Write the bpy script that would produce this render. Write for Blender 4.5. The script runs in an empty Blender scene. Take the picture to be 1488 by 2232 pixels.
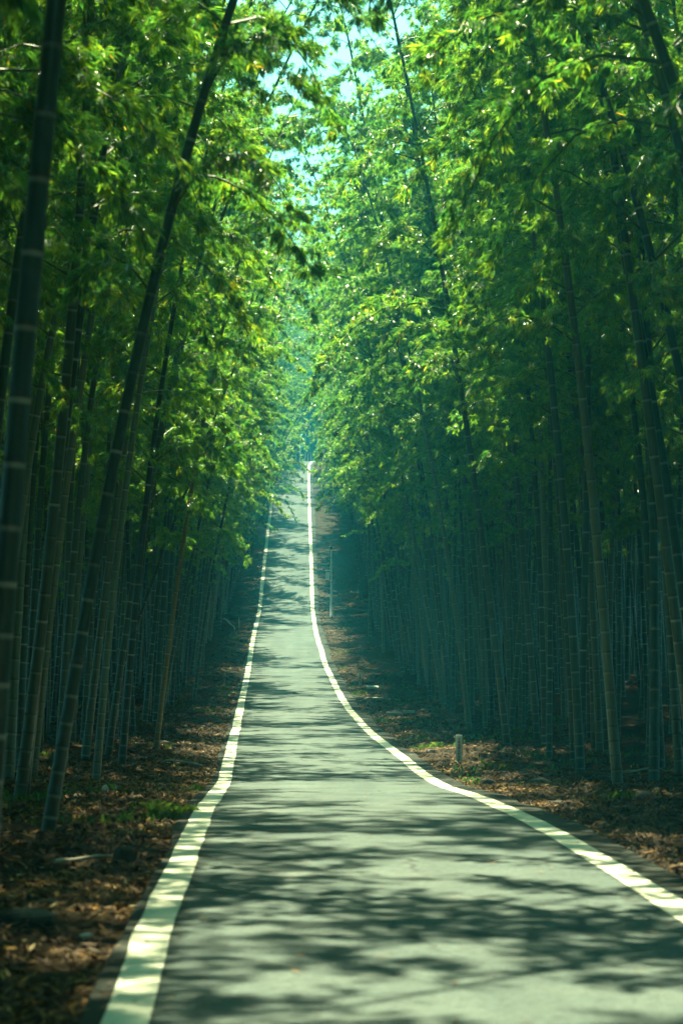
import bpy, math, random
import numpy as np
from mathutils import Matrix, Vector, Euler

R = math.radians
scene = bpy.context.scene
col = scene.collection

# ------------------------------------------------------------------ camera
CAM_Z = 1.45
cd = bpy.data.cameras.new("camera")
cam = bpy.data.objects.new("camera", cd); col.objects.link(cam)
cam.location = (0, 0, CAM_Z); cam.rotation_euler = (R(90), 0, 0)
cd.sensor_fit = 'VERTICAL'; cd.sensor_height = 36; cd.lens = 85
cd.shift_y = 384 / 2232
cd.clip_start = 0.5; cd.clip_end = 3000
cd.dof.use_dof = True; cd.dof.focus_distance = 78; cd.dof.aperture_fstop = 3.4
scene.camera = cam

# ------------------------------------------------------------------ world, sun, exposure
SUN_AZ, SUN_EL = R(-2), R(56)            # azimuth from straight ahead (+Y) towards the right (+X)
w = bpy.data.worlds.new("World"); scene.world = w; w.use_nodes = True
nt = w.node_tree
bg = nt.nodes['Background']
sky = nt.nodes.new('ShaderNodeTexSky'); sky.sky_type = 'NISHITA'; sky.sun_disc = False
sky.sun_elevation = SUN_EL; sky.sun_rotation = SUN_AZ
sky.air_density = 1.0; sky.dust_density = 4.0; sky.ozone_density = 1.0
tint = nt.nodes.new('ShaderNodeMix'); tint.data_type = 'RGBA'; tint.blend_type = 'MULTIPLY'
tint.inputs[0].default_value = 1.0
nt.links.new(sky.outputs[0], tint.inputs[6]); tint.inputs[7].default_value = (0.40, 1.0, 0.86, 1)
nt.links.new(tint.outputs[2], bg.inputs['Color'])
bg.inputs['Strength'].default_value = 0.058

sd = bpy.data.lights.new("sun", 'SUN'); sd.energy = 5.0; sd.angle = R(0.5); sd.color = (1.0, 0.94, 0.58)
sun = bpy.data.objects.new("sun", sd); col.objects.link(sun)
sv = Vector((math.sin(SUN_AZ) * math.cos(SUN_EL), math.cos(SUN_AZ) * math.cos(SUN_EL), math.sin(SUN_EL)))
sun.rotation_euler = sv.to_track_quat('Z', 'Y').to_euler()

vs = scene.view_settings
vs.view_transform = 'Standard'; vs.look = 'None'; vs.gamma = 1.0; vs.exposure = 2.4
scene.render.engine = 'CYCLES'
cy = scene.cycles
cy.use_denoising = True
cy.max_bounces = 7; cy.diffuse_bounces = 2; cy.glossy_bounces = 2; cy.transmission_bounces = 4
cy.volume_bounces = 1; cy.transparent_max_bounces = 4
cy.caustics_reflective = False; cy.caustics_refractive = False

# ------------------------------------------------------------------ helpers
def smoothstep(a, b, x):
    t = np.clip((np.asarray(x, float) - a) / (b - a), 0, 1); return t * t * (3 - 2 * t)

def vnoise(x, y, seed=0):
    x = np.asarray(x, float); y = np.asarray(y, float)
    xi = np.floor(x).astype(np.int64); yi = np.floor(y).astype(np.int64)
    fx = x - xi; fy = y - yi
    fx = fx * fx * (3 - 2 * fx); fy = fy * fy * (3 - 2 * fy)
    def h(a, b):
        n = (a * 374761393 + b * 668265263 + seed * 974711) & 0x7fffffff
        n = ((n ^ (n >> 13)) * 1274126177) & 0x7fffffff
        return ((n ^ (n >> 16)) & 0xffff) / 65535.0
    return (h(xi, yi) * (1 - fx) + h(xi + 1, yi) * fx) * (1 - fy) + (h(xi, yi + 1) * (1 - fx) + h(xi + 1, yi + 1) * fx) * fy - 0.5

def make_mesh(name, verts, faces, mats, smooth=False, mat_index=None, attrs=None):
    """verts (n,3); faces: (m,k) array or a list of such arrays."""
    if not isinstance(faces, list): faces = [faces]
    faces = [np.asarray(f, np.int32) for f in faces if len(f)]
    me = bpy.data.meshes.new(name)
    nv = len(verts); nf = sum(len(f) for f in faces); nl = sum(f.size for f in faces)
    me.vertices.add(nv); me.vertices.foreach_set('co', np.asarray(verts, np.float32).ravel())
    me.loops.add(nl); me.loops.foreach_set('vertex_index', np.concatenate([f.ravel() for f in faces]).astype(np.int32))
    me.polygons.add(nf)
    tot = np.concatenate([np.full(len(f), f.shape[1], np.int32) for f in faces])
    start = np.concatenate([[0], np.cumsum(tot)[:-1]]).astype(np.int32)
    me.polygons.foreach_set('loop_start', start); me.polygons.foreach_set('loop_total', tot)
    if mat_index is not None: me.polygons.foreach_set('material_index', np.asarray(mat_index, np.int32))
    me.polygons.foreach_set('use_smooth', np.full(nf, smooth, bool))
    for m in (mats if isinstance(mats, (list, tuple)) else [mats]): me.materials.append(m)
    for k, v in (attrs or {}).items():
        a = me.attributes.new(k, 'FLOAT', 'POINT'); a.data.foreach_set('value', np.asarray(v, np.float32))
    me.update(calc_edges=True); me.validate()
    return me

def link(name, data, parent=None):
    o = bpy.data.objects.new(name, data); col.objects.link(o)
    if parent is not None: o.parent = parent
    return o

def tag(o, label=None, cat=None, group=None, kind=None):
    if label: o['label'] = label
    if cat: o['category'] = cat
    if group: o['group'] = group
    if kind: o['kind'] = kind
    return o

def empty(name, loc):
    o = bpy.data.objects.new(name, None); o.empty_display_size = 0.2
    col.objects.link(o); o.location = loc
    return o

class MB:
    """collects shaped pieces; build() links them as one mesh"""
    def __init__(s): s.v = []; s.f = {}; s.n = 0
    def add(s, v, f):
        v = np.asarray(v, float); f = np.asarray(f, int)
        s.f.setdefault(f.shape[1], []).append(f + s.n); s.v.append(v); s.n += len(v)
    def box(s, c, size, rot=None, taper=1.0, bevel=0.0):
        x, y, z = np.array(size) / 2
        b = min(bevel, x * .9, y * .9, z * .9)
        prof = [(-z, 1.0, 0)] + ([(z - b, 1, 0), (z, 1, b)] if b > 0 else [(z, 1, 0)])
        if b > 0: prof = [(-z, 1, b), (-z + b, 1, 0)] + prof[1:]
        rings = []
        for zz, k, ins in prof:
            t = 1 + (taper - 1) * (zz + z) / (2 * z)
            a, d = (x - ins) * t, (y - ins) * t; c2 = min(b, a * .5, d * .5)
            if b > 0: ring = [(-a + c2, -d), (a - c2, -d), (a, -d + c2), (a, d - c2), (a - c2, d), (-a + c2, d), (-a, d - c2), (-a, -d + c2)]
            else: ring = [(-a, -d), (a, -d), (a, d), (-a, d)]
            rings.append([(p[0], p[1], zz) for p in ring])
        k = len(rings[0]); v = np.array([p for r in rings for p in r])
        M = np.array(rot.to_matrix()) if rot is not None else np.eye(3)
        v = v @ M.T + np.array(c)
        q = [(i * k + j, i * k + (j + 1) % k, (i + 1) * k + (j + 1) % k, (i + 1) * k + j) for i in range(len(rings) - 1) for j in range(k)]
        base = s.n
        s.add(v, q)
        s.f.setdefault(k, []).append(np.array([[base + j for j in range(k - 1, -1, -1)], [base + (len(rings) - 1) * k + j for j in range(k)]]))
    def tube(s, pts, radii, n=10, cap=True):
        v, q = tube(np.array(pts, float), np.array(radii, float), n)
        base = s.n; s.add(v, q)
        if cap:
            s.f.setdefault(n, []).append(np.array([[base + j for j in range(n - 1, -1, -1)], [base + (len(pts) - 1) * n + j for j in range(n)]]))
    def lathe(s, prof, c, n=14):
        s.tube([(c[0], c[1], c[2] + z) for r, z in prof], [max(r, 1e-4) for r, z in prof], n)
    def build(s, name, mat, parent=None, smooth=False):
        me = make_mesh(name, np.concatenate(s.v), [np.concatenate(x) for x in s.f.values()], mat, smooth)
        return link(name, me, parent)

def tube(p, r, n):
    t = np.gradient(p, axis=0); t /= np.linalg.norm(t, axis=1)[:, None] + 1e-9
    ref = np.where(np.abs(t[:, 2:3]) > .9, np.array([[1., 0, 0]]), np.array([[0, 0, 1.]]))
    if np.all(np.abs(t[:, 2]) > .3): ref = np.tile([[1., 0, 0]], (len(p), 1))
    a = np.cross(t, ref); a /= np.linalg.norm(a, axis=1)[:, None] + 1e-9
    b = np.cross(t, a)
    ang = np.arange(n) * 2 * math.pi / n
    v = p[:, None, :] + r[:, None, None] * (np.cos(ang)[None, :, None] * a[:, None, :] - np.sin(ang)[None, :, None] * b[:, None, :])
    i = np.arange(len(p) - 1)[:, None] * n; j = np.arange(n)[None, :]; j2 = (j + 1) % n
    q = np.stack([i + j, i + j2, i + n + j2, i + n + j], -1).reshape(-1, 4)[:, ::-1]
    return v.reshape(-1, 3), q

# ------------------------------------------------------------------ materials
def mat(name):
    m = bpy.data.materials.new(name); m.use_nodes = True
    n = m.node_tree; n.nodes.clear()
    out = n.nodes.new('ShaderNodeOutputMaterial')
    return m, n, out

def N(n, t, **kw):
    o = n.nodes.new(t)
    for k, v in kw.items(): setattr(o, k, v)
    return o

def ramp(n, src, stops):
    r = N(n, 'ShaderNodeValToRGB'); e = r.color_ramp.elements
    while len(e) < len(stops): e.new(0.5)
    for el, (p, c) in zip(e, stops): el.position = p; el.color = (*c, 1)
    n.links.new(src, r.inputs[0]); return r.outputs[0]

def noise(n, scale, detail=4, rough=.6, vec=None, dim='3D'):
    t = N(n, 'ShaderNodeTexNoise'); t.inputs['Scale'].default_value = scale
    t.inputs['Detail'].default_value = detail; t.inputs['Roughness'].default_value = rough
    if vec is not None: n.links.new(vec, t.inputs['Vector'])
    return t.outputs['Fac']

def mix(n, fac, a, b, mode='MIX'):
    m = N(n, 'ShaderNodeMix', data_type='RGBA', blend_type=mode)
    for s, i in ((fac, 0), (a, 6), (b, 7)):
        if isinstance(s, (int, float)): m.inputs[i].default_value = s
        elif isinstance(s, tuple): m.inputs[i].default_value = (*s, 1)
        else: n.links.new(s, m.inputs[i])
    return m.outputs[2]

def principled(n, out, colr, rough=.7, spec=.4, bump=None, bstr=.3, bdist=.02):
    p = N(n, 'ShaderNodeBsdfPrincipled')
    if isinstance(colr, tuple): p.inputs['Base Color'].default_value = (*colr, 1)
    else: n.links.new(colr, p.inputs['Base Color'])
    if isinstance(rough, (int, float)): p.inputs['Roughness'].default_value = rough
    else: n.links.new(rough, p.inputs['Roughness'])
    p.inputs['Specular IOR Level'].default_value = spec
    if bump is not None:
        b = N(n, 'ShaderNodeBump'); b.inputs['Strength'].default_value = bstr; b.inputs['Distance'].default_value = bdist
        n.links.new(bump, b.inputs['Height']); n.links.new(b.outputs[0], p.inputs['Normal'])
    n.links.new(p.outputs[0], out.inputs['Surface'])
    return p

def attr(n, name):
    a = N(n, 'ShaderNodeAttribute'); a.attribute_name = name; return a.outputs['Fac']

def obj_random(n): return N(n, 'ShaderNodeObjectInfo').outputs['Random']
def objco(n): return N(n, 'ShaderNodeTexCoord').outputs['Object']

# bamboo leaf: glossy blade, light shining through it
def leaf_material():
    m, n, out = mat("bamboo_leaf")
    t = attr(n, "tone")
    c = ramp(n, t, [(0, (.009, .058, .038)), (.40, (.028, .115, .045)), (.75, (.085, .195, .036)), (.97, (.16, .235, .035)), (1.0, (.26, .22, .05))])
    c = mix(n, obj_random(n), c, mix(n, 1.0, c, (1.35, 1.12, .8), 'MULTIPLY'))
    p = N(n, 'ShaderNodeBsdfPrincipled'); n.links.new(c, p.inputs['Base Color'])
    p.inputs['Roughness'].default_value = .30; p.inputs['Specular IOR Level'].default_value = .5
    tr = N(n, 'ShaderNodeBsdfTranslucent')
    n.links.new(mix(n, 1.0, c, (4.9, 3.7, .9), 'MULTIPLY'), tr.inputs['Color'])
    mx = N(n, 'ShaderNodeMixShader'); mx.inputs[0].default_value = .44
    n.links.new(p.outputs[0], mx.inputs[1]); n.links.new(tr.outputs[0], mx.inputs[2])
    n.links.new(mx.outputs[0], out.inputs['Surface'])
    return m

def culm_material(yellow=False):
    m, n, out = mat("yellowed_bamboo_culm" if yellow else "bamboo_culm")
    oc = objco(n)
    if yellow: base = ramp(n, obj_random(n), [(0, (.20, .13, .03)), (1, (.17, .14, .04))])
    else: base = ramp(n, obj_random(n), [(0, (.016, .040, .026)), (.40, (.032, .066, .040)), (.72, (.062, .095, .054)), (.92, (.12, .155, .10)), (1, (.14, .115, .042))])
    mp = N(n, 'ShaderNodeMapping'); mp.inputs['Scale'].default_value = (14, 14, 1.1); n.links.new(oc, mp.inputs[0])
    base = mix(n, .55, base, mix(n, 1., base, ramp(n, noise(n, 2.5, 5, .6, mp.outputs[0]), [(.3, (.35, .38, .35)), (.7, (1.35, 1.3, 1.25))]), 'MULTIPLY'))
    lich = ramp(n, noise(n, 3.5, 4, .6, oc), [(.58, (0, 0, 0)), (.72, (.5, .5, .5))])
    base = mix(n, lich, base, (.10, .12, .10))
    ring = attr(n, "ring")
    rv = N(n, 'ShaderNodeMath', operation='MULTIPLY'); n.links.new(ring, rv.inputs[0])
    n.links.new(ramp(n, noise(n, 1.7, 2, .5, oc), [(.35, (.15, .15, .15)), (.65, (.95, .95, .95))]), rv.inputs[1])
    c = mix(n, rv.outputs[0], base, (.27, .31, .25))
    dk = attr(n, "scar")
    c = mix(n, dk, c, (.02, .018, .012))
    principled(n, out, c, .33, .5)
    return m

def simple(name, colr, rough=.7, spec=.4, nscale=None, var=.5, bump=0):
    m, n, out = mat(name)
    c = colr
    bp = None
    if nscale:
        f = noise(n, nscale, 6, .65, objco(n))
        c = mix(n, 1.0, colr, ramp(n, f, [(.25, (1 - var,) * 3), (.75, (1 + var * .6,) * 3)]), 'MULTIPLY')
        bp = f if bump else None
    principled(n, out, c, rough, spec, bp, bump, .02)
    return m

def asphalt_material():
    m, n, out = mat("worn_asphalt")
    oc = objco(n)
    fine = noise(n, 90, 3, .7, oc)
    blot = noise(n, .9, 5, .6, oc)
    mp = N(n, 'ShaderNodeMapping'); mp.inputs['Scale'].default_value = (1.6, .06, 1); n.links.new(oc, mp.inputs[0])
    trk = noise(n, 1.2, 3, .5, mp.outputs[0])
    c = ramp(n, blot, [(.3, (.052, .074, .074)), (.5, (.070, .095, .092)), (.72, (.092, .117, .110))])
    c = mix(n, .45, c, mix(n, 1., c, ramp(n, trk, [(.3, (.7, .7, .7)), (.7, (1.25, 1.25, 1.22))]), 'MULTIPLY'))
    c = mix(n, .6, c, mix(n, 1., c, ramp(n, fine, [(.3, (.4, .4, .4)), (.7, (1.6, 1.6, 1.6))]), 'MULTIPLY'))
    c = mix(n, .5, c, mix(n, 1., c, ramp(n, noise(n, 18, 4, .75, oc), [(.35, (.55, .55, .55)), (.68, (1.5, 1.5, 1.45))]), 'MULTIPLY'))
    st = ramp(n, noise(n, 1.7, 8, .75, oc), [(.60, (0, 0, 0)), (.72, (.7, .7, .7))])
    c = mix(n, st, c, (.035, .04, .036))
    vor = N(n, 'ShaderNodeTexVoronoi', feature='DISTANCE_TO_EDGE'); vor.inputs['Scale'].default_value = .55
    wob = N(n, 'ShaderNodeMix', data_type='VECTOR'); wob.inputs[0].default_value = .25
    wn = N(n, 'ShaderNodeTexNoise'); wn.inputs['Scale'].default_value = 2.5; wn.inputs['Detail'].default_value = 6; n.links.new(oc, wn.inputs['Vector'])
    n.links.new(oc, wob.inputs[4]); n.links.new(wn.outputs['Color'], wob.inputs[5]); n.links.new(wob.outputs[1], vor.inputs['Vector'])
    crk = ramp(n, vor.outputs['Distance'], [(.0, (.75, .75, .75)), (.012, (0, 0, 0))])
    crk = mix(n, 1.0, crk, ramp(n, noise(n, .35, 2, .5, oc), [(.45, (0, 0, 0)), (.6, (1, 1, 1))]), 'MULTIPLY')
    c = mix(n, crk, c, (.022, .026, .024))
    e = attr(n, "edge")                      # dirt and moss along the asphalt's rim
    ed = N(n, 'ShaderNodeMath', operation='MULTIPLY'); n.links.new(e, ed.inputs[0]); n.links.new(noise(n, 5, 5, .7, oc), ed.inputs[1])
    c = mix(n, ramp(n, ed.outputs[0], [(.12, (0, 0, 0)), (.38, (.9, .9, .9))]), c, (.024, .028, .024))
    principled(n, out, c, .95, .05, fine, .35, .006)
    return m

def paint_material():
    m, n, out = mat("white_road_paint")
    oc = objco(n)
    f = noise(n, 30, 6, .75, oc)
    c = ramp(n, noise(n, 2.5, 5, .65, oc), [(.3, (.42, .46, .36)), (.65, (.56, .59, .47))])
    c = mix(n, ramp(n, f, [(.55, (0, 0, 0)), (.70, (.8, .8, .8))]), c, (.12, .13, .12))
    principled(n, out, c, .85, .12, f, .2, .004)
    return m

def ground_material():
    m, n, out = mat("forest_floor")
    oc = objco(n)
    f = noise(n, 9, 8, .72, oc); g = noise(n, .8, 4, .6, oc); h = noise(n, 45, 5, .7, oc)
    c = ramp(n, f, [(.30, (.008, .007, .006)), (.48, (.020, .015, .010)), (.62, (.046, .031, .017)), (.78, (.10, .066, .032))])
    c = mix(n, ramp(n, h, [(.45, (0, 0, 0)), (.62, (.35, .35, .35))]), c, (.075, .05, .026))
    c = mix(n, ramp(n, g, [(.50, (0, 0, 0)), (.66, (.55, .55, .55))]), c, mix(n, 1., c, (.55, .95, .5), 'MULTIPLY'))
    principled(n, out, c, 1.0, .03, f, .9, .06)
    return m

def litter_material():
    m, n, out = mat("dry_bamboo_leaf")
    c = ramp(n, attr(n, "tone"), [(0, (.014, .010, .006)), (.38, (.050, .030, .011)), (.64, (.16, .082, .016)), (.86, (.33, .175, .028)), (1., (.46, .36, .17))])
    p = N(n, 'ShaderNodeBsdfPrincipled'); n.links.new(c, p.inputs['Base Color']); p.inputs['Roughness'].default_value = .8
    p.inputs['Specular IOR Level'].default_value = .15
    n.links.new(p.outputs[0], out.inputs['Surface'])
    return m

def grass_material():
    m, n, out = mat("grass_blade")
    c = ramp(n, attr(n, "tone"), [(0, (.02, .055, .015)), (.6, (.045, .11, .025)), (1., (.12, .14, .04))])
    p = N(n, 'ShaderNodeBsdfPrincipled'); n.links.new(c, p.inputs['Base Color']); p.inputs['Roughness'].default_value = .45
    tr = N(n, 'ShaderNodeBsdfTranslucent'); n.links.new(mix(n, 1., c, (2.4, 2.4, 1.2), 'MULTIPLY'), tr.inputs['Color'])
    mx = N(n, 'ShaderNodeMixShader'); mx.inputs[0].default_value = .4
    n.links.new(p.outputs[0], mx.inputs[1]); n.links.new(tr.outputs[0], mx.inputs[2]); n.links.new(mx.outputs[0], out.inputs['Surface'])
    return m

M_LEAF, M_CULM, M_YCULM = leaf_material(), culm_material(), culm_material(True)
M_TWIG = simple("bamboo_twig", (.07, .10, .035), .6, .3)
M_ASPH, M_PAINT, M_GROUND = asphalt_material(), paint_material(), ground_material()
M_LITTER, M_GRASS = litter_material(), grass_material()
M_ROCK = simple("mossy_stone", (.07, .062, .05), .9, .2, 9, .6, .5)
M_PALE = simple("pale_stone", (.40, .39, .35), .85, .25, 12, .4, .3)
M_CONC = simple("whitewashed_concrete", (.86, .87, .86), .8, .3, 14, .25, .15)
M_SLAB = simple("concrete_slab", (.46, .46, .42), .85, .25, 10, .35, .25)
M_RED = simple("red_paint", (.30, .035, .03), .6, .4)
M_POLE = simple("galvanised_steel", (.80, .86, .86), .45, .5, 12, .25)
M_BOX = simple("grey_painted_metal", (.75, .82, .84), .45, .5, 9, .2)
M_DARK = simple("dark_plastic", (.015, .016, .018), .35, .5)
M_WOOD = simple("weathered_dead_culm", (.36, .34, .27), .8, .25, 8, .4)

# ------------------------------------------------------------------ the lie of the land: road centre x and height z along the distance y
PROF = np.array([(-60, 3.0, .35), (-20, 1.68, .12), (0, 1.0, 0), (10.5, .66, -.01), (11.9, .60, .01), (13.7, .53, .06), (16.3, .45, .10), (20.2, .34, .15), (23.3, .23, .18),
    (26.3, .13, .16), (29.0, .06, .14), (35.5, -.14, .02), (39.4, -.28, .04), (44.4, -.46, .16), (51.9, -.73, .29), (59.6, -.99, .45), (70.3, -1.36, .81),
    (79.5, -1.63, 1.18), (87.8, -1.87, 1.65), (101.8, -2.29, 2.45), (109.4, -2.49, 3.09), (121.6, -2.83, 4.04), (132.2, -3.06, 4.86), (144.6, -3.31, 6.01),
    (150.3, -3.41, 6.95), (159.1, -3.56, 8.79), (166.6, -3.69, 10.21), (174.4, -3.81, 11.74), (183.1, -3.97, 13.30), (193.8, -4.14, 15.10), (216.2, -4.51, 19.17),
    (229.4, -4.71, 21.56), (239.5, -4.79, 23.63), (246, -4.55, 24.55), (254, -3.6, 25.3), (264, -1.3, 25.9), (280, 5.5, 26.4), (300, 19, 28), (330, 47, 31), (380, 100, 38), (460, 190, 47), (700, 460, 50)])
_yy = np.arange(-60, 700, .5)
def _smooth(a, s):
    k = np.exp(-.5 * (np.arange(-12, 13) / s) ** 2); k /= k.sum()
    return np.convolve(np.pad(a, 12, mode='edge'), k, 'valid')
_cx = _smooth(np.interp(_yy, PROF[:, 0], PROF[:, 1]), 3.0)
_cz = _smooth(np.interp(_yy, PROF[:, 0], PROF[:, 2]), 2.2)
def road_x(y): return np.interp(y, _yy, _cx)
def road_z(y): return np.interp(y, _yy, _cz)
LINE = 1.6                                              # painted lines stand this far from the middle
EDGE_L, EDGE_R = 1.6 + .21, 1.6 + .37                   # the asphalt's own edges
def edge_l(y): return -(EDGE_L + .07 * vnoise(np.asarray(y) * .8, 0 * np.asarray(y), 5) + .08 * vnoise(np.asarray(y) * .17, 0 * np.asarray(y), 6))
def edge_r(y): return EDGE_R + .10 * vnoise(np.asarray(y) * .8, 0 * np.asarray(y), 7) + .10 * vnoise(np.asarray(y) * .17, 0 * np.asarray(y), 8)

def ground_z(x, y):
    x = np.asarray(x, float); y = np.asarray(y, float)
    off = x - road_x(y)
    out = np.where(off < 0, -off - EDGE_L, off - EDGE_R)
    k = smoothstep(.0, 1.2, out)
    lump = .16 * vnoise(x * .45, y * .45, 1) + .13 * vnoise(x * 1.3, y * 1.3, 2) + .07 * vnoise(x * 3.6, y * 3.6, 3) + .035 * vnoise(x * 9, y * 9, 4)
    far = 1.2 * vnoise(x * .03, y * .03, 9) * smoothstep(8, 40, out)
    return road_z(y) - .05 + .03 * smoothstep(0, .4, out) + k * (lump + .012 * np.clip(out, 0, 40)) * np.where(out > 0, 1, 0) + far - .10 * smoothstep(-.25, -.6, out)

# ------------------------------------------------------------------ ground sheet
def grid(xs_of_y, ys):
    X = xs_of_y; Y = np.repeat(ys[:, None], X.shape[1], 1)
    v = np.stack([X, Y, ground_z(X, Y)], -1).reshape(-1, 3)
    r, c = X.shape
    i = np.arange(r - 1)[:, None] * c; j = np.arange(c - 1)[None, :]
    return v, np.stack([i + j, i + j + 1, i + c + j + 1, i + c + j], -1).reshape(-1, 4)
ys = np.concatenate([np.arange(-40, 6, .8), np.arange(6, 60, .11), np.arange(60, 150, .25), np.arange(150, 260, .6), np.arange(260, 420, 4.0), [440, 480, 540, 620, 690]])
offs = np.concatenate([-np.array([400, 250, 160, 110, 80, 60, 45, 34, 26, 20, 16, 13, 11, 9.5]), np.arange(-8.4, -1.6, .13), [-1, 0, 1], np.arange(1.7, 9.3, .13), np.array([10, 11.5, 13, 16, 20, 26, 34, 45, 60, 80, 110, 160, 250, 400])])
v, f = grid(road_x(ys)[:, None] + offs[None, :], ys)
tag(link("ground", make_mesh("ground", v, f, M_GROUND, True)), kind='structure')

# ------------------------------------------------------------------ road and its painted lines
def strip(name, ys, offs_rows, zlift, m, skirt=False, edge=None, kind='structure'):
    X = road_x(ys)[:, None] + offs_rows; Y = np.repeat(ys[:, None], X.shape[1], 1)
    Z = road_z(ys)[:, None] + zlift + 0 * X
    if skirt: Z[:, 0] -= .12; Z[:, -1] -= .12
    r, c = X.shape
    i = np.arange(r - 1)[:, None] * c; j = np.arange(c - 1)[None, :]
    q = np.stack([i + j, i + j + 1, i + c + j + 1, i + c + j], -1).reshape(-1, 4)
    me = make_mesh(name, np.stack([X, Y, Z], -1).reshape(-1, 3), q, m, False, None, {"edge": np.repeat(edge[None, :], r, 0).ravel()} if edge is not None else None)
    return tag(link(name, me), kind=kind)
ry = np.concatenate([np.arange(-40, 60, .25), np.arange(60, 330, .8)])
el, er = edge_l(ry), edge_r(ry)
tt = np.array([0, 0, .04, .1, .18, .35, .5, .65, .82, .9, .96, 1, 1])
rows = el[:, None] * (1 - tt)[None, :] + er[:, None] * tt[None, :]
rows[:, 0] -= .03; rows[:, -1] += .03
strip("road", ry, rows, .0, M_ASPH, True, np.array([1, 1, .9, .25, 0, 0, 0, 0, 0, .3, .9, 1, 1]))
for sgn in (-1, 1):
    c = sgn * LINE + .02 * vnoise(ry * .35, 0 * ry, 11 + sgn) + .012 * vnoise(ry * 1.4, 0 * ry, 14 + sgn)
    wv = .105 + .008 * vnoise(ry * 1.1, 0 * ry, 17 + sgn)
    strip("road_marking", ry, np.stack([c - wv, c + wv], 1), .005, M_PAINT)

# ------------------------------------------------------------------ bamboo kinds
UP = np.array([0, 0, 1.])
def leaf_cloud(rng, base, dirs, count, lmin, lmax, spread, hang):
    """fans of blade leaves: base (n,3), dirs (n,3)"""
    n = len(base); k = count
    b = np.repeat(base, k, 0) + rng.normal(0, .02, (n * k, 3))
    d = np.repeat(dirs, k, 0) + rng.normal(0, spread, (n * k, 3)); d[:, 2] -= hang * rng.uniform(.3, 1.4, n * k)
    d /= np.linalg.norm(d, axis=1)[:, None]
    side = np.cross(d, UP + rng.normal(0, .45, (n * k, 3))); side /= np.linalg.norm(side, axis=1)[:, None] + 1e-9
    nrm = np.cross(side, d)
    L = rng.uniform(lmin, lmax, n * k)[:, None]; W = L * rng.uniform(.052, .082, n * k)[:, None]
    mid = b + d * L * .36
    v = np.stack([b, mid + side * W + nrm * W * .25, b + d * L - nrm * L * .06, mid - side * W + nrm * W * .25], 1)
    tone = np.repeat(rng.normal(.42, .14, n), k) + rng.normal(0, .16, n * k)
    tone = np.where(rng.random(n * k) < .008, 1.0, np.clip(tone, 0, .97))
    f = np.arange(n * k * 4).reshape(-1, 4)
    return v.reshape(-1, 3), f, np.repeat(tone, 4)

def axis_fn(H, lean0, bend, power, droop):
    def ax(z):
        z = np.asarray(z, float); u = np.clip(z / H, 0, 1)
        x = lean0 * z + bend * H * u ** power + droop * np.clip(u - .8, 0, 1) ** 2 * 25 * .25
        zz = z - droop * np.clip(u - .84, 0, 1) ** 2 * 39 * .35
        return np.stack([x, .02 * H * np.sin(u * 3 + H), zz], -1)
    return ax

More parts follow.
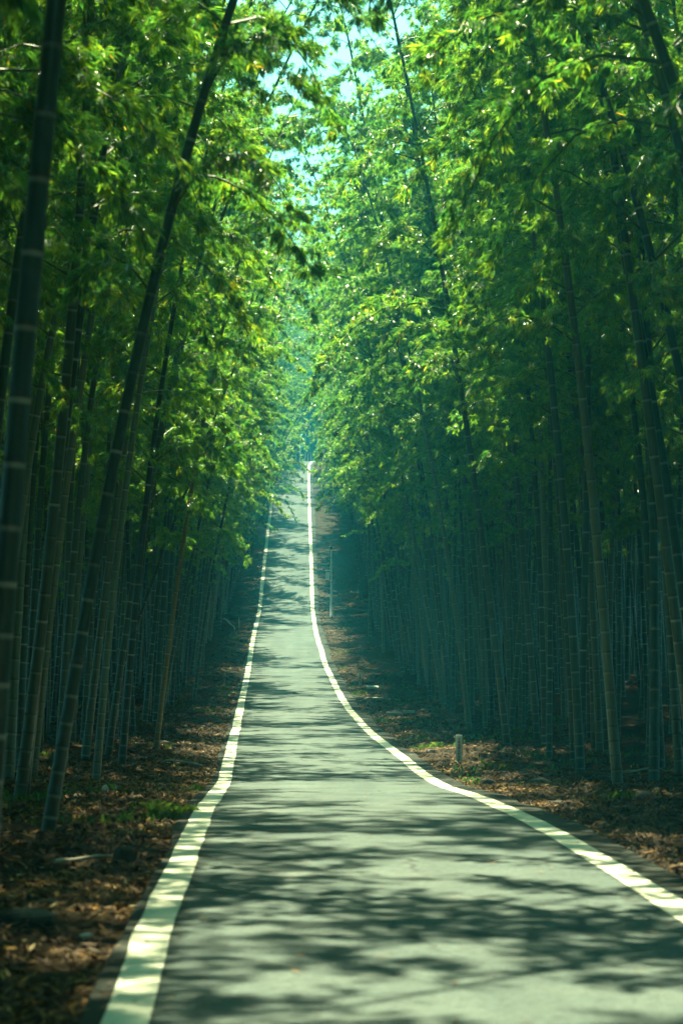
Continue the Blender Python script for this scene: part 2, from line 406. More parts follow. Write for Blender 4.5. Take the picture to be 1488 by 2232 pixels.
def bamboo_meshes(seed, H, h0, bend, power=2.4, droop=1.2, lean0=0., r0=.07, m=None, dens=1.0, blen=1.0):
    rng = np.random.default_rng(seed)
    ax = axis_fn(H, lean0, bend, power, droop)
    # culm: internodes lengthen from the ground up, each node a swollen ring with a pale band under it
    z = -.3; nodes = []
    while z < H - .25:
        nodes.append(z); u = max(z, 0) / H
        z += (.17 + .22 * min(1, max(z, 0) / 3.2)) * (1 - .35 * u) * rng.uniform(.93, 1.07)
    zs, rad, ring, scar = [], [], [], []
    rr = lambda q: r0 * (1.06 - .06 * min(1, max(q, 0) / 1.0)) * max(.07, (1 - max(q, 0) / H)) ** .72
    for q in nodes:
        r = rr(q); b = .1 * r
        for dz, k, a, s in ((-.040, 1.0, 0, 0), (-.026, 1.0, .8, 0), (-.012, 1.02, 1, 0), (-.004, 1.075, .6, .2), (.004, 1.075, .1, .8), (.012, 1.01, 0, .2), (.03, 1.0, 0, 0)):
            zs.append(q + dz); rad.append(r * k); ring.append(a); scar.append(s)
    zs.append(H); rad.append(.004); ring.append(0); scar.append(0)
    zs = np.array(zs); P = ax(np.maximum(zs, 0)); P[:, 2] += np.minimum(zs, 0)
    v, q = tube(P, np.array(rad), 12)
    culm = make_mesh("culm", v, q, m or M_CULM, True, None, {"ring": np.repeat(ring, 12), "scar": np.repeat(scar, 12)})
    # crown: paired branches at every node above h0, twigs along them, leaf fans on the twigs
    bv, bf, off = [], [], 0
    tb, td = [], []
    phi = rng.uniform(0, 6.28)
    for qz in [q for q in nodes if q > h0]:
        u = (qz - h0) / (H - h0)
        phi += math.pi * .5 + rng.normal(0, .35) if rng.random() < .5 else math.pi + rng.normal(0, .4)
        for kk in range(2):
            if rng.random() < .40: continue
            a = phi + (math.pi * .16 if kk else -math.pi * .16) + rng.normal(0, .45)
            L = blen * (.35 + 1.75 * (1 - u) ** .55 * (.55 + .45 * min(1, u * 6 + .35))) * rng.uniform(.55, 1.25)
            e = R(38) + rng.normal(0, .16)
            s = np.linspace(0, 1, 5)
            dro = rng.uniform(.45, .9)
            hz = np.array([math.cos(a), math.sin(a), 0])
            p = ax(qz)[None, :] + L * (s * math.cos(e))[:, None] * hz + (L * (s * math.sin(e) - dro * s ** 2.2))[:, None] * UP
            vv, qq = tube(p, np.linspace(.011, .003, 5) * (.5 + .5 * L), 3)
            bv.append(vv); bf.append(qq + off); off += len(vv)
            nt = max(4, int(L * 12.5 * dens))
            ss = rng.uniform(.16, 1.0, nt)
            pp = np.stack([np.interp(ss, s, p[:, i]) for i in range(3)], -1)
            an = a + rng.normal(0, 1.0, nt)
            tl = rng.uniform(.10, .46, nt) * (1.1 - .5 * ss)
            dd = np.stack([np.cos(an), np.sin(an), rng.normal(.05, .3, nt) - .35 * ss], -1)
            dd /= np.linalg.norm(dd, axis=1)[:, None]
            for fr in (.45, 1.0):
                tb.append(pp + dd * (tl * fr)[:, None]); td.append(dd)
    tb = np.concatenate(tb); td = np.concatenate(td)
    lv, lf, tone = leaf_cloud(rng, tb, td, 25, .080, .142, .46, .70)
    bv = np.concatenate(bv); bf = np.concatenate(bf)
    crown = make_mesh("crown", np.concatenate([lv, bv]), np.concatenate([lf, bf + len(lv)]), [M_LEAF, M_TWIG], False,
                      np.concatenate([np.zeros(len(lf)), np.ones(len(bf))]), {"tone": np.concatenate([tone, np.full(len(bv), .3)])})
    return culm, crown, H

KINDS = []
for i, (H, h0, bend, dr) in enumerate([(17.5, 5.3, .07, 1.2), (19, 6.1, .10, 1.6), (16, 4.9, .05, 1.0), (18.2, 6.5, .12, 1.4), (20, 7.0, .08, 1.8), (17, 5.7, .15, 1.3),
                                       (15, 4.8, .11, 1.1), (18.6, 6.0, .04, 1.5), (16.6, 6.8, .09, 1.2), (19.4, 5.6, .13, 1.7),
                                       (18.5, 5.0, .21, 2.0), (17.2, 5.6, .25, 1.6)]):
    KINDS.append(bamboo_meshes(100 + i, H, h0, bend, 2.4, dr, blen=1.22))
ARCH = bamboo_meshes(201, 17.5, 4.4, .30, 3.0, 1.5, .165, .058)          # the long culm that leans out over the road
YELLOW = bamboo_meshes(202, 14.5, 4.3, .10, 2.4, 1.0, 0, .058, M_YCULM)
LOWKIND = bamboo_meshes(203, 17, 3.6, .12, 2.4, 1.4)
OVER = bamboo_meshes(205, 18.5, 5.6, .40, 2.6, 1.5)
DEAD = bamboo_meshes(204, 15, 9, .05, 2.2, .6, 0, .05)

def place_bamboo(kind, x, y, tilt_x, tilt_y, yaw, s, label, group=None):
    """tilt_x / tilt_y: how far it leans per metre of height towards +X / +Y; yaw turns its bend"""
    culm, crown, H = kind
    o = empty("bamboo", (x, y, float(ground_z(x, y))))
    rot = Matrix.Rotation(math.atan(tilt_x), 4, 'Y') @ Matrix.Rotation(-math.atan(tilt_y), 4, 'X') @ Matrix.Rotation(yaw, 4, 'Z')
    o.rotation_euler = rot.to_euler(); o.scale = (s, s, s)
    tag(o, label, "bamboo", group)
    link("culm", culm, o); link("crown", crown, o)
    return o

rnd = random.Random(7)
# the culms that stand out in the photo: (y, x, lean towards +x, kind, size, label)
NAMED = [
    (12.5, -1.86, .080, KINDS[2], .98, "thick bamboo with broad pale rings nearest the camera, left of the road"),
    (21.3, -2.56, .0, ARCH, 1.0, "bamboo leaning far over the road, its foot alone in front of the left grove"),
    (29.8, -3.95, .080, KINDS[1], 1.05, "stout dark bamboo whose foot is the first one left of the far leaning bamboo"),
    (35.0, -4.38, .105, KINDS[4], .95, "dark slanting bamboo between the stout one and the leaning one on the left"),
    (37.5, -4.47, .056, KINDS[5], .95, "upright bamboo with evenly spaced pale rings right behind the leaning bamboo"),
    (36.0, -3.66, .082, KINDS[3], .86, "smooth olive bamboo standing in grass just right of the leaning bamboo"),
    (42.0, -3.93, .110, KINDS[6], .98, "green ringed bamboo second to the right of the leaning bamboo's foot"),
    (51.5, -5.51, .060, KINDS[8], .95, "ringed bamboo set back between the smooth olive one and the leaning one"),
    (53.9, -4.73, .095, KINDS[0], .85, "slim ringed bamboo just left of the yellow brown bamboo"),
    (48.2, -3.79, .130, YELLOW, .95, "yellow brown bamboo with pale rings at the left edge of the road bank"),
    (63.1, -5.13, .100, KINDS[7], 1.0, "pale green bamboo rising behind the yellow brown bamboo"),
    (53.4, -5.36, .330, DEAD, .9, "thin bare bamboo fallen aslant across the upright culms on the left"),
    (78.9, -4.79, .125, KINDS[9], .85, "bamboo leaning out at the edge of the left bank before the fallen branch"),
    (158.2, -7.03, .100, KINDS[5], .85, "small hazy bamboo farthest up the left bank on sunlit litter"),
    (31.5, -4.6, .09, KINDS[10], .98, "bamboo whose drooping crown hangs into the sky gap from the left"),
    (166.0, -6.35, .20, KINDS[5], .90, "hazy bamboo drooping across the left line where the road climbs"),
    (181.0, -6.75, .24, KINDS[9], .95, "hazy bamboo hanging farthest over the road near the crest"),
    (197.0, -7.2, .22, KINDS[6], 1.0, "pale hazy bamboo leaning over the road just below the crest"),
    (24.0, 4.45, -.10, KINDS[11], 1.0, "bamboo arching in from beyond the right edge with dark leaves at the top"),
    (29.5, 5.0, -.13, KINDS[10], 1.0, "bamboo whose blurred crown hangs in the top right corner"),
    (143.0, -6.75, .22, KINDS[5], .92, "hazy bamboo leaning out low over the left line where its far stretch vanishes"),
    (150.0, -6.95, .29, KINDS[11], .98, "hazy bamboo whose plumes reach farthest across the uphill road from the left"),
    (157.0, -7.05, .26, KINDS[10], .95, "hazy drooping bamboo next uphill from the one reaching farthest across the road"),
    (52.0, -4.6, .03, OVER, 1.0, "arching bamboo whose leaves hang over the road left of the sky gap"),
    (19.5, 4.3, -.19, KINDS[11], .96, "nearest bamboo on the right, only its blurred leaves show in the corner"),
    (25.0, -3.9, .07, LOWKIND, .95, "bamboo with low bright leaf sprays hanging over the left line of the road"),
    (50.0, 3.45, -.088, KINDS[1], 1.08, "thick plain green bamboo behind and right of the near marker post"),
    (44.1, 3.80, .030, KINDS[2], .82, "thin bamboo tilted away from the road at the end of the orange litter"),
    (41.7, 3.88, -.060, KINDS[4], 1.12, "stout bamboo with bold pale rings beside the orange litter patch"),
    (43.6, 4.22, -.052, KINDS[0], .85, "slim brightly ringed bamboo squeezed behind the stout ringed one"),
    (42.1, 4.17, .012, KINDS[7], 1.02, "upright mossy bamboo just right of the stout ringed one"),
    (45.9, 4.78, -.02, KINDS[3], .84, "thin ringed bamboo right of the upright mossy one"),
    (45.5, 4.90, -.030, KINDS[9], 1.05, "dark thick bamboo standing right of the thin ringed one near litter"),
    (33.7, 4.03, -.075, KINDS[5], 1.06, "dark bamboo with its foot farthest forward on the right bank"),
    (43.5, 5.57, .012, KINDS[6], .78, "slender bamboo in grass behind the foremost dark one on the right"),
    (47.6, 6.33, .0, KINDS[8], .8, "slender dark bamboo set back near the right edge of the photo"),
    (33.2, 4.82, -.10, KINDS[7], 1.12, "heavy ringed bamboo cut by the right edge of the photo, leaning in"),
    (37.5, 5.26, -.05, KINDS[2], 1.05, "dark bamboo beneath the heavy ringed one at the right edge"),
    (59.1, 3.05, -.090, KINDS[3], .92, "slanting green bamboo behind the near marker post, left of its twin foot"),
    (60.9, 3.33, -.04, KINDS[0], .82, "bamboo whose foot touches the slanting one behind the near marker post"),
    (60.4, 3.62, -.02, KINDS[8], .85, "upright bamboo next right of the pair behind the near marker post"),
    (77.1, 2.71, -.025, KINDS[9], .86, "ringed bamboo at the grove edge level with the pale slabs"),
    (87.0, 2.74, -.015, KINDS[6], .80, "thin bamboo at the grove edge level with the small far marker post"),
    (94.1, 2.80, -.02, KINDS[2], .82, "thin bamboo next up the slope from the far marker post"),
    (101.4, 2.58, -.01, KINDS[1], .95, "bamboo at the bend of the right grove edge above the marker"),
    (108.9, 2.09, -.01, KINDS[4], .9, "lone dark bamboo stepping out from the right grove on the slope"),
    (121.9, 1.46, -.02, KINDS[7], 1.05, "thick hazy bamboo on the slope nearest the utility pole's foot"),
    (125.0, 1.97, -.02, KINDS[5], .85, "slim hazy bamboo right behind the thick one near the utility pole"),
    (149.5, 1.05, -.075, KINDS[0], .95, "leaning hazy bamboo beside the utility pole, first of the right grove"),
]
named_xy = [(n[1], n[0]) for n in NAMED]

# all other stems: dart throwing over both groves
def left_edge(y): return -(3.35 + .25 * smoothstep(60, 120, y) - .55 * smoothstep(165, 185, y))
def right_edge(y): return 4.15 + .35 * smoothstep(50, 110, y) + .6 * smoothstep(85, 140, y)
rng = np.random.default_rng(11)
cells = {}
def free(x, y, dmin):
    cx, cy = int(x // 1.2), int(y // 1.2)
    for i in range(cx - 1, cx + 2):
        for j in range(cy - 1, cy + 2):
            for (a, b) in cells.get((i, j), ()):
                if (a - x) ** 2 + (b - y) ** 2 < dmin * dmin: return False
    return True
def put(x, y): cells.setdefault((int(x // 1.2), int(y // 1.2)), []).append((x, y))
for p in named_xy: put(*p)
stems = []
for side in (-1, 1):
    n_try = 5200
    yv = np.concatenate([rng.uniform(-6, 300, n_try), rng.uniform(-48, -6, 600)]); ov = rng.random(n_try + 600) ** 1.35 * 20
    for y, o in zip(yv, ov):
        e = float(left_edge(y)) if side < 0 else float(right_edge(y))
        if y < 60 and o < .5: o += .5            # the near edge culms are placed by name
        off = e + side * (o + .25 * rng.random())
        x = float(road_x(y)) + off
        if side < 0 and y < 30 and off > -3.9: continue
        if not free(x, y, 1.05 if (o < 6 and y < 75) else .85 if o < 6 else 1.15): continue
        put(x, y); stems.append((x, y, o, side))
# close the view where the road turns off behind the crest
for _ in range(260):
    y = rng.uniform(252, 300); x = rng.uniform(-26, 6)
    if abs(x - float(road_x(y))) < 5 or not free(x, y, .9): continue
    put(x, y); stems.append((x, y, 3., -1))

stems += [(5.2, 15.5, .4, 1), (4.9, 12.0, .4, 1), (5.4, 22.5, .4, 1)]
recs = []
for x, y, o, side in stems:
    near_road = math.exp(-o / 4)
    tilt = -side * (.055 + rng.normal(0, .045)) * (.35 + .65 * near_road) + rng.normal(0, .018)
    yaw = (0 if side < 0 else math.pi) + rng.normal(0, .8 + 1.2 * (1 - near_road))
    recs.append(dict(x=x, y=y, o=o, side=side, tx=tilt, ty=rng.normal(0, .035), yaw=yaw, s=float(np.clip(rng.normal(.98, .16), .6, 1.3)), k=int((rng.integers(5, 12) if rng.random() < .4 else rng.integers(3, 10)) if o < 1.6 else rng.integers(10))))
for r in recs:                                          # right of the road the leaves begin higher up
    if r['side'] > 0 and 50 < r['y'] < 235 and r['o'] < 4: r['k'] = (1, 3, 4, 7, 8)[r['k'] % 5]
recs.sort(key=lambda r: r['y'])

# which of them show largest: march front to back over a coarse picture of stems and crowns
FPX = 5270.
T = np.ones((93, 62)); 
def cover(cx, w_, y0, y1, op):
    """covers a column box in photo pixels; returns how much of it was still open"""
    a, b = (cx - w_ / 2) / 24, (cx + w_ / 2) / 24
    r0, r1 = max(0, int(y0 / 24)), min(93, int(y1 / 24) + 1)
    got = 0.
    for c in range(max(0, int(a)), min(62, int(b) + 1)):
        fr = max(0., min(b, c + 1) - max(a, c))
        if r1 > r0:
            got += fr * T[r0:r1, c].sum() * op; T[r0:r1, c] *= 1 - op * fr
    return got
allrec = [dict(y=n[0], x=n[1], tx=n[2], s=n[4], named=i) for i, n in enumerate(NAMED)] + recs
for r in sorted(allrec, key=lambda r: r['y']):
    r['score'] = 0.
    if r['y'] < 6: continue
    k = FPX / r['y']; zb = float(road_z(r['y'])); s = r['s']
    px = lambda h: 744 + (r['x'] + r['tx'] * h) * k
    py = lambda h: 1500 - (zb + h - CAM_Z) * k
    sc = 0.
    for h in np.arange(0, 8, 1.0): sc += 2.2 * cover(px(h + .5), .12 * s * k, py(h + 1), py(h), 1.0)
    for h in np.arange(5, 17, 2.0): sc += cover(px((h + 1) * s), (2.6 - .1 * h) * s * k, py((h + 2) * s), py(h * s), .45)
    r['score'] = sc
order = sorted([r for r in recs if r['score'] > .05], key=lambda r: -r['score'])
single = order[:280 - len(NAMED)]
ids = set(id(r) for r in single)
rest = [r for r in recs if id(r) not in ids]

first_of = {}
for (y, x, lean, kind, s, label) in NAMED:
    yaw = (0 if x < road_x(y) else math.pi) + rnd.gauss(0, .35)
    if kind is ARCH: yaw = 0.02
    o = place_bamboo(kind, x, y, lean, rnd.gauss(0, .015), yaw, s, label)
    first_of.setdefault(id(kind[0]), o)

def zone(r):
    side = "left" if r['side'] < 0 else "right"
    d = r['y']
    if d > 246: return "bluish bamboo closing the view beyond the top of the road", "bamboos beyond the crest"
    band = "dark blurred" if d < 45 else "dark green" if d < 90 else "teal hazy" if d < 150 else "pale hazy"
    where = "near end" if d < 45 else "middle" if d < 90 else "sloping part" if d < 150 else "far uphill end"
    row = "outer row" if r['o'] < 2.2 else "depths"
    return f"{band} bamboo in the {row} of the {side} grove, {where}", f"bamboos in the {row} of the {side} grove, {where}"
for r in single:
    lab, grp = zone(r)
    first_of.setdefault(id(KINDS[r['k']][0]), place_bamboo(KINDS[r['k']], r['x'], r['y'], r['tx'], r['ty'], r['yaw'], r['s'], lab, grp))

for x, y, s in ((-9.3, 247, .62), (-7.9, 252, .55), (-6.6, 258, .6), (-4.9, 263, .58), (-8.8, 262, .7), (-3.2, 270, .66), (-6.4, 270, .7), (-1.2, 276, .7), (.9, 247, .6), (1.9, 241, .62), (-1.5, 244, .34), (-.8, 250, .4), (-5.6, 268, .42), (-4.3, 272, .45), (-2.9, 277, .48), (-6.6, 276, .46), (-3.7, 284, .55), (-5.2, 281, .5)):
    place_bamboo(LOWKIND, x, y, rnd.gauss(0, .06), 0, rnd.uniform(0, 6.28), s, "low leafy bamboo blurred by haze around the top of the road", "low bamboos around the crest")

# the rest of the groves, more than anyone could count, as one object
def grove(rest):
    n = len(rest)
    me = bpy.data.meshes.new("bamboo_grove"); me.vertices.add(n)
    me.vertices.foreach_set('co', np.array([(r['x'], r['y'], float(ground_z(r['x'], r['y']))) for r in rest], np.float32).ravel())
    def A(nm, ty, vals, key='value'):
        a = me.attributes.new(nm, ty, 'POINT'); a.data.foreach_set(key, vals)
    rots = []
    for r in rest:
        m3 = Matrix.Rotation(math.atan(r['tx']), 4, 'Y') @ Matrix.Rotation(-math.atan(r['ty']), 4, 'X') @ Matrix.Rotation(r['yaw'], 4, 'Z')
        rots += list(m3.to_euler())
    A('turn', 'FLOAT_VECTOR', np.array(rots, np.float32), 'vector')
    A('size', 'FLOAT', np.array([r['s'] for r in rest], np.float32))
    A('which', 'INT', np.array([r['k'] for r in rest], np.int32))
    o = link("bamboo_grove", me)
    tag(o, "countless further bamboo stems and crowns filling both groves behind the edge rows", "bamboo grove", kind='stuff')
    g = bpy.data.node_groups.new("grove_nodes", 'GeometryNodeTree')
    g.interface.new_socket(name="Geometry", in_out='INPUT', socket_type='NodeSocketGeometry')
    g.interface.new_socket(name="Geometry", in_out='OUTPUT', socket_type='NodeSocketGeometry')
    gi, go = g.nodes.new('NodeGroupInput'), g.nodes.new('NodeGroupOutput')
    jn = g.nodes.new('GeometryNodeJoinGeometry')
    gts = []
    for culm, crown, H in KINDS:
        root = first_of[id(culm)]
        j2 = g.nodes.new('GeometryNodeJoinGeometry')
        for ch in root.children:
            oi = g.nodes.new('GeometryNodeObjectInfo'); oi.transform_space = 'ORIGINAL'
            oi.inputs['Object'].default_value = ch; oi.inputs['As Instance'].default_value = False
            g.links.new(oi.outputs['Geometry'], j2.inputs[0])
        gt = g.nodes.new('GeometryNodeGeometryToInstance'); g.links.new(j2.outputs[0], gt.inputs[0]); gts.append(gt)
    for gt in reversed(gts): g.links.new(gt.outputs[0], jn.inputs[0])
    ip = g.nodes.new('GeometryNodeInstanceOnPoints')
    def named(nm, ty):
        a = g.nodes.new('GeometryNodeInputNamedAttribute'); a.data_type = ty; a.inputs['Name'].default_value = nm
        return [s for s in a.outputs if s.enabled and s.name == 'Attribute'][0]
    e2r = g.nodes.new('FunctionNodeEulerToRotation')
    g.links.new(named('turn', 'FLOAT_VECTOR'), e2r.inputs[0])
    g.links.new(gi.outputs[0], ip.inputs['Points']); g.links.new(jn.outputs[0], ip.inputs['Instance'])
    ip.inputs['Pick Instance'].default_value = True
    g.links.new(named('which', 'INT'), ip.inputs['Instance Index'])
    g.links.new(e2r.outputs[0], ip.inputs['Rotation']); g.links.new(named('size', 'FLOAT'), ip.inputs['Scale'])
    g.links.new(ip.outputs[0], go.inputs[0])
    md = o.modifiers.new("grove", 'NODES'); md.node_group = g
grove(rest)
print("bamboo:", len(NAMED), len(single), len(rest))

# ------------------------------------------------------------------ litter, grass and twigs on the banks
def scatter_off(rng, n, y0, y1, power, l_out, r_out):
    y = y0 + (y1 - y0) * rng.random(n) ** power
    side = np.where(rng.random(n) < .5, -1, 1)
    o = rng.random(n) ** 1.2
    off = np.where(side < 0, edge_l(y) - .02 - o * l_out, edge_r(y) + .02 + o * r_out)
    return road_x(y) + off, y, off

def litter():
    rng = np.random.default_rng(21)
    parts = []
    for n, y0, y1, lo, hi in ((200000, 9.5, 40, .055, .125), (110000, 36, 90, .06, .14), (26000, 85, 170, .10, .2)):
        x, y, off = scatter_off(rng, n, y0, y1, 1.0, 4.6, 5.2)
        dens = vnoise(x * .7, y * .7, 31) + .5 * vnoise(x * 2.2, y * 2.2, 32)
        k = dens > rng.uniform(-.55, .25, n); parts.append((x[k], y[k], np.full(k.sum(), lo), np.full(k.sum(), hi)))
    n = 2600                                                   # a few blown on to the asphalt
    y = rng.uniform(8, 95, n); o = rng.uniform(-1.75, 1.9, n)
    o = np.where(rng.random(n) < .55, np.sign(o) * (1.9 - np.abs(rng.normal(0, .22, n))), o)
    x = road_x(y) + o
    parts.append((x, y, np.full(n, .05), np.full(n, .11)))
    x = np.concatenate([p[0] for p in parts]); y = np.concatenate([p[1] for p in parts])
    lo = np.concatenate([p[2] for p in parts]); hi = np.concatenate([p[3] for p in parts])
    m = len(x)
    z = ground_z(x, y) + rng.uniform(.004, .035, m)
    z[-n:] = road_z(y[-n:]) + .012
    a = rng.uniform(0, 6.283, m); tl = rng.normal(0, .35, m); tl[-n:] *= .15
    L = lo + (hi - lo) * rng.random(m); W = L * rng.uniform(.05, .12, m)
    d = np.stack([np.cos(a) * np.cos(tl), np.sin(a) * np.cos(tl), np.sin(tl)], -1)
    s = np.stack([-np.sin(a), np.cos(a), rng.normal(0, .35, m)], -1); s[-n:, 2] *= .1
    c = np.stack([x, y, z], -1)
    curl = (rng.uniform(0, .22, m) * L)[:, None] * UP; curl[-n:] *= .3
    v = np.stack([c - d * L[:, None] * .5, c + s * W[:, None] + curl * .6, c + d * L[:, None] * .5 + curl, c - s * W[:, None] + curl * .4], 1)
    tone = np.clip(rng.normal(.44, .22, m) + .35 * vnoise(x * .6, y * .6, 33), 0, 1)
    me = make_mesh("leaf_litter", v.reshape(-1, 3), np.arange(m * 4).reshape(-1, 4), M_LITTER, False, None, {"tone": np.repeat(tone, 4)})
    tag(link("leaf_litter", me), "dry brown and orange bamboo leaves strewn over both banks", "leaf litter", kind='stuff')
litter()

def grass():
    rng = np.random.default_rng(22)
    x, y, off = scatter_off(rng, 150000, 10, 150, 1.25, 5.0, 5.4)
    g = vnoise(x * .55, y * .55, 41) + .6 * vnoise(x * 1.7, y * 1.7, 42)
    patch = .22 * np.exp(-((y - 27) / 4) ** 2) * (off < 0) + .16 * np.exp(-((y - 47) / 10) ** 2) * (off > 0) + .10 * np.exp(-((y - 70) / 16) ** 2) * (off > 0)
    k = g + patch > .34 + rng.uniform(0, .24, len(x)); k &= y > 22; x, y = x[k], y[k]
    # the bright tuft on the left edge of the asphalt
    tx = -1.80 + rng.normal(0, .13, 260); ty = 25.4 + rng.normal(0, .35, 260)
    x = np.concatenate([x, tx]); y = np.concatenate([y, ty]); m = len(x)
    h = rng.uniform(.04, .12, m) * (.7 + .8 * np.clip(vnoise(x * .9, y * .9, 43) + .5, 0, 1)); wd = h * rng.uniform(.05, .11, m); wd[:] += .003
    a = rng.uniform(0, 6.283, m); ln = rng.uniform(.1, .9, m)
    c = np.stack([x, y, ground_z(x, y) - .005], -1)
    d = np.stack([np.cos(a) * ln, np.sin(a) * ln, 0 * a], -1); s = np.stack([-np.sin(a), np.cos(a), 0 * a], -1) * wd[:, None]
    md = c + (d * .35 + UP * .75) * h[:, None]; tp = c + (d * 1.0 + UP * (1.0 - .25 * ln[:, None])) * h[:, None]
    v = np.stack([c - s, c + s, md + s * .8, tp, md - s * .8], 1)
    f = np.arange(m)[:, None] * 5 + np.array([[0, 1, 2, 3, 4]])
    tone = np.clip(rng.normal(.45, .25, m), 0, 1); tone[-260:] = np.clip(rng.normal(.75, .15, 260), 0, 1)
    me = make_mesh("grass", v.reshape(-1, 3), f, M_GRASS, False, None, {"tone": np.repeat(tone, 5)})
    tag(link("grass", me), "short green grass and weeds growing in patches on both banks", "grass", kind='stuff')
grass()

# ------------------------------------------------------------------ stones, clods, slabs, sticks
def lump_mesh(seed, sx, sy, sz, m):
    rng = np.random.default_rng(seed)
    nu, nv = 18, 11
    th = np.arange(nu) / nu * 2 * math.pi; ph = np.linspace(-.5 * math.pi, .5 * math.pi, nv)
    TH, PH = np.meshgrid(th, ph)
    n3 = np.stack([np.cos(PH) * np.cos(TH), np.cos(PH) * np.sin(TH), np.sin(PH)], -1)
    rr = np.ones(TH.shape)
    for _ in range(9):                                        # broken facets
        ax = rng.normal(0, 1, 3); ax /= np.linalg.norm(ax); c = rng.uniform(.62, .9)
        dt = n3 @ ax; rr = np.where(dt > c, np.minimum(rr, c / np.maximum(dt, 1e-3)), rr)
    rr += .10 * vnoise(n3[..., 0] * 2.5 + seed, n3[..., 1] * 2.5 + n3[..., 2] * 1.7, seed)
    v = (n3 * rr[..., None] * np.array([sx, sy, sz]) / 2).reshape(-1, 3)
    i = np.arange(nv - 1)[:, None] * nu; j = np.arange(nu)[None, :]
    q = np.stack([i + j, i + (j + 1) % nu, i + nu + (j + 1) % nu, i + nu + j], -1).reshape(-1, 4)
    return make_mesh("rock", v, q, m, False)
def rock(x, y, sx, sy, sz, m, label, group=None, seed=1, sink=.25):
    o = link("rock", lump_mesh(seed, sx, sy, sz, m))
    o.location = (x, y, float(ground_z(x, y)) + sz * (.5 - sink)); o.rotation_euler = (0, 0, seed * 1.7)
    tag(o, label, "rock", group)
    return o
rock(-1.68, 18.6, .20, .22, .20, M_ROCK, "upright dark stone standing in the litter beside the left line", seed=1)
rock(-1.90, 14.4, .42, .40, .17, M_ROCK, "large blurred dark clod at the left edge of the photo", seed=2)
rock(-1.92, 13.0, .13, .12, .09, M_PALE, "pale blurred stone at the very left edge, below the dark clod", seed=3)
rock(-1.46, 13.8, .10, .09, .05, M_PALE, "small pale stone between the dark clod and the road", seed=4)
rock(2.14, 35.6, .30, .26, .15, M_ROCK, "dark clod just off the right line below the orange litter", seed=5)
rock(2.86, 35.0, .42, .34, .17, M_ROCK, "wide dark clod right of the smaller one below the orange litter", seed=6)
rock(-6.05, 137.0, .8, .7, .45, M_ROCK, "dark mound beside the pale fallen branch on the left bank", seed=7)
rock(-4.75, 117.0, .55, .4, .32, M_ROCK, "squarish dark rock touching the left edge of the asphalt uphill", seed=8)
rock(-2.9, 30.5, .26, .3, .12, M_PALE, "pale flat stone in the grass by the smooth olive bamboo", seed=9)
rr = random.Random(5)
rock_src = [lump_mesh(40 + i, 1, 1, .6, M_ROCK) for i in range(5)]
for i in range(64):
    y = 15 + 90 * rr.random() ** 1.4; sd_ = -1 if rr.random() < .55 else 1
    off = (-2.15 - 2.6 * rr.random()) if sd_ < 0 else (2.3 + 2.4 * rr.random())
    x = float(road_x(y)) + off; s = rr.uniform(.10, .34)
    o = link("rock", rock_src[i % 5]); o.scale = (s, s * rr.uniform(.7, 1.1), s * rr.uniform(.6, 1.0))
    o.location = (x, y, float(ground_z(x, y)) + s * .06); o.rotation_euler = (rr.uniform(-.2, .2), rr.uniform(-.2, .2), rr.uniform(0, 6.28))
    tag(o, f"small dark clod lying among the litter on the {'left' if sd_ < 0 else 'right'} bank", "rock", f"clods on the {'left' if sd_ < 0 else 'right'} bank")

def slab(x, y, sx, sy, sz, rot, lift, label):
    b = MB(); b.box((0, 0, 0), (sx, sy, sz), bevel=.012)
    o = b.build("stone_slab", M_SLAB); o.location = (x, y, float(ground_z(x, y)) + sz / 2 + lift); o.rotation_euler = rot
    tag(o, label, "slab")
slab(1.07, 83.1, .42, .30, .06, (.25, .04, .1), .07, "short pale slab propped up on the right bank below the far marker")
slab(.47, 78.0, .47, .25, .07, (0, 0, .03), .02, "pale slab flush with the asphalt edge, first of the row across the bank")
slab(1.08, 78.0, .54, .25, .07, (.03, 0, -.02), .02, "second pale slab in the row across the right bank")
slab(1.68, 78.5, .30, .25, .06, (0, .03, .05), .01, "small darker slab ending the row across the right bank")
slab(1.45, 66.8, .42, .30, .08, (.03, 0, .03), .03, "greenish slab beside dry grass, nearer than the row of slabs")
slab(1.86, 66.9, .34, .30, .08, (0, .02, -.04), .03, "pale slab right of the greenish one beside dry grass")

def stick(pts, r, label, name="fallen_branch", m=None):
    p = np.array(pts, float)
    t = np.linspace(0, 1, 12); tk = np.linspace(0, 1, len(p))
    q = np.stack([np.interp(t, tk, p[:, i]) for i in range(3)], -1)
    q[:, :2] += .02 * np.stack([vnoise(t * 5, t * 0 + r * 99, 3), vnoise(t * 5, t * 0 + r * 77, 4)], -1)
    q[:, 2] += ground_z(q[:, 0], q[:, 1]) + r
    b = MB(); b.tube(q, np.linspace(r, r * .55, 12), 8)
    o = b.build(name, m or M_WOOD, smooth=True); tag(o, label, "branch")
stick([(-6.4, 131.5, .35), (-6.1, 130, .22), (-5.75, 128.5, .08), (-5.6, 127, 0)], .05, "pale curved fallen branch lying on the left bank uphill")
stick([(-5.55, 131, .5), (-5.50, 130, .25), (-5.45, 129, .0)], .025, "short thin stick standing beside the pale curved branch")
stick([(4.3, 38.6, .02), (4.9, 38.9, .05), (5.4, 39.0, .02)], .022, "thin pale stick lying below the ringed bamboos on the right")
stick([(-2.15, 18.1, .03), (-1.9, 18.5, .03), (-1.75, 18.7, .02)], .016, "pale broken culm piece lying beside the upright dark stone")
stick([(-3.2, 43, .02), (-2.7, 42.3, .06), (-2.4, 42, .02)], .018, "thin dead stick on the left bank near the yellow brown bamboo")

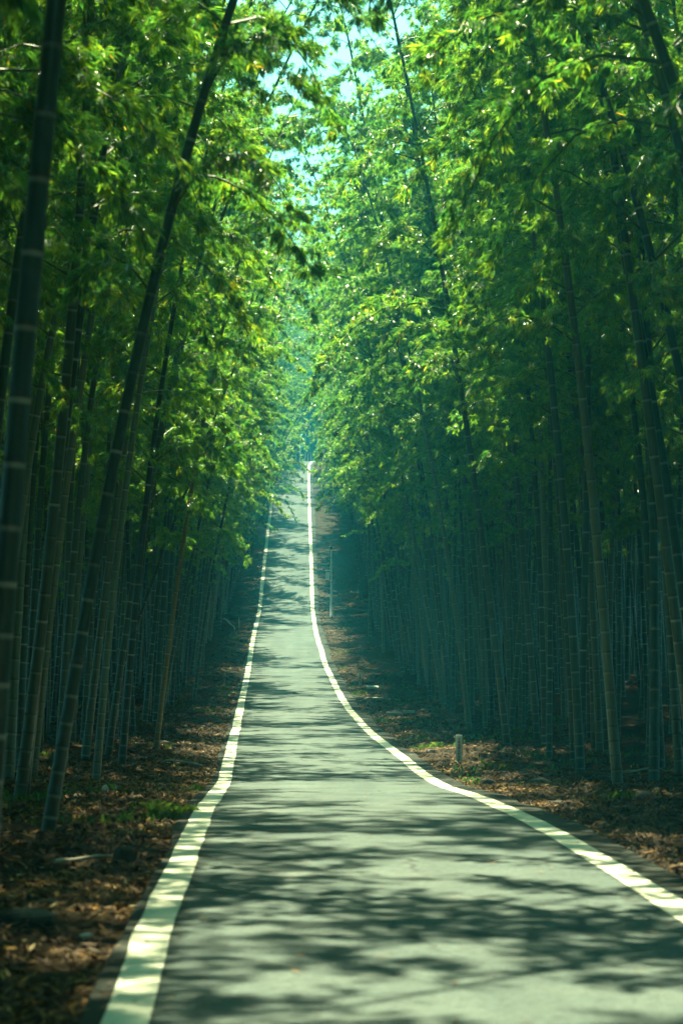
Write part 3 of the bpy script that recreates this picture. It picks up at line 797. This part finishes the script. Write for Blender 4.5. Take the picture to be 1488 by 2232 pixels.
# ------------------------------------------------------------------ marker posts
def marker(x, y, label, h=.52, wd=.118):
    o = empty("marker_post", (x, y, float(ground_z(x, y)) - .02))
    tag(o, label, "marker post")
    b = MB(); b.box((0, 0, h / 2 - .1), (wd, wd, h + .2), bevel=.012); b.build("post", M_CONC, o)
    fc = bpy.data.curves.new("lettering", 'FONT'); fc.body = "\n".join("下有电缆注意安全")
    fc.size = .052; fc.space_line = .98; fc.align_x = 'CENTER'; fc.extrude = .001; fc.offset = .0012
    fc.materials.append(M_RED)
    tmp = bpy.data.objects.new("lettering_source", fc); col.objects.link(tmp)
    me = bpy.data.meshes.new_from_object(tmp.evaluated_get(bpy.context.evaluated_depsgraph_get()))
    bpy.data.objects.remove(tmp)
    t = link("lettering", me, o); t.location = (0, -wd / 2 - .0015, h - .098); t.rotation_euler = (R(90), 0, 0)
    return o
marker(2.09, 43.1, "white concrete marker post with red characters beside the orange litter")
marker(.67, 86.7, "small far white marker post with red characters above the pale slabs", .52, .11)

# ------------------------------------------------------------------ utility pole
def utility_pole(x, y):
    z = float(ground_z(x, y))
    o = empty("utility_pole", (x, y, z))
    tag(o, "slim pale utility pole with a small box, alone on the right bank uphill", "pole")
    b = MB(); b.tube([(0, 0, -.3), (0, 0, 1.3), (0, 0, 1.32), (0, 0, 2.6), (0, 0, 3.95)], [.066, .062, .054, .048, .040], 14); b.lathe([(.09, -.02), (.09, .015), (.07, .03)], (0, 0, 0)); b.build("pole", M_POLE, o, True)
    b = MB(); b.lathe([(.03, 3.90), (.085, 3.93), (.10, 4.0), (.075, 4.07), (.02, 4.09)], (0, 0, 0)); b.build("top_dome", M_DARK, o, True)  # plain dark dome under the pale spiked cap, gives no light
    b = MB(); b.lathe([(.12, 4.075), (.12, 4.09), (.03, 4.10), (.02, 4.20), (.008, 4.26)], (0, 0, 0)); b.build("cap", M_PALE, o, True)
    bx = MB(); bx.box((-.22, -.02, 2.40), (.25, .16, .42), bevel=.015); bo = bx.build("control_box", M_BOX, o)
    d = MB(); d.box((-.22, -.108, 2.52), (.19, .012, .13), bevel=.004); d.box((-.22, -.108, 2.33), (.19, .012, .10), bevel=.004); d.build("door", M_POLE, bo)
    a = MB(); a.box((-.17, 0, 2.72), (.38, .04, .035), bevel=.006); a.box((-.13, 0, 2.45), (.30, .04, .03), bevel=.006); a.build("bracket", M_POLE, o)
utility_pole(-.59, 140.5)

# ------------------------------------------------------------------ haze
hm, hn, ho = mat("haze_air")
pv = N(hn, 'ShaderNodeVolumePrincipled')
pv.inputs['Color'].default_value = (.05, .66, .98, 1); pv.inputs['Density'].default_value = .0006
pv.inputs['Density Attribute'].default_value = ""; pv.inputs['Anisotropy'].default_value = .25
hn.links.new(pv.outputs[0], ho.inputs['Volume'])
hm.cycles.homogeneous_volume = True
b = MB(); b.box((0, 325, 26), (1100, 760, 64))
hz = b.build("haze", hm); tag(hz, kind='stuff')
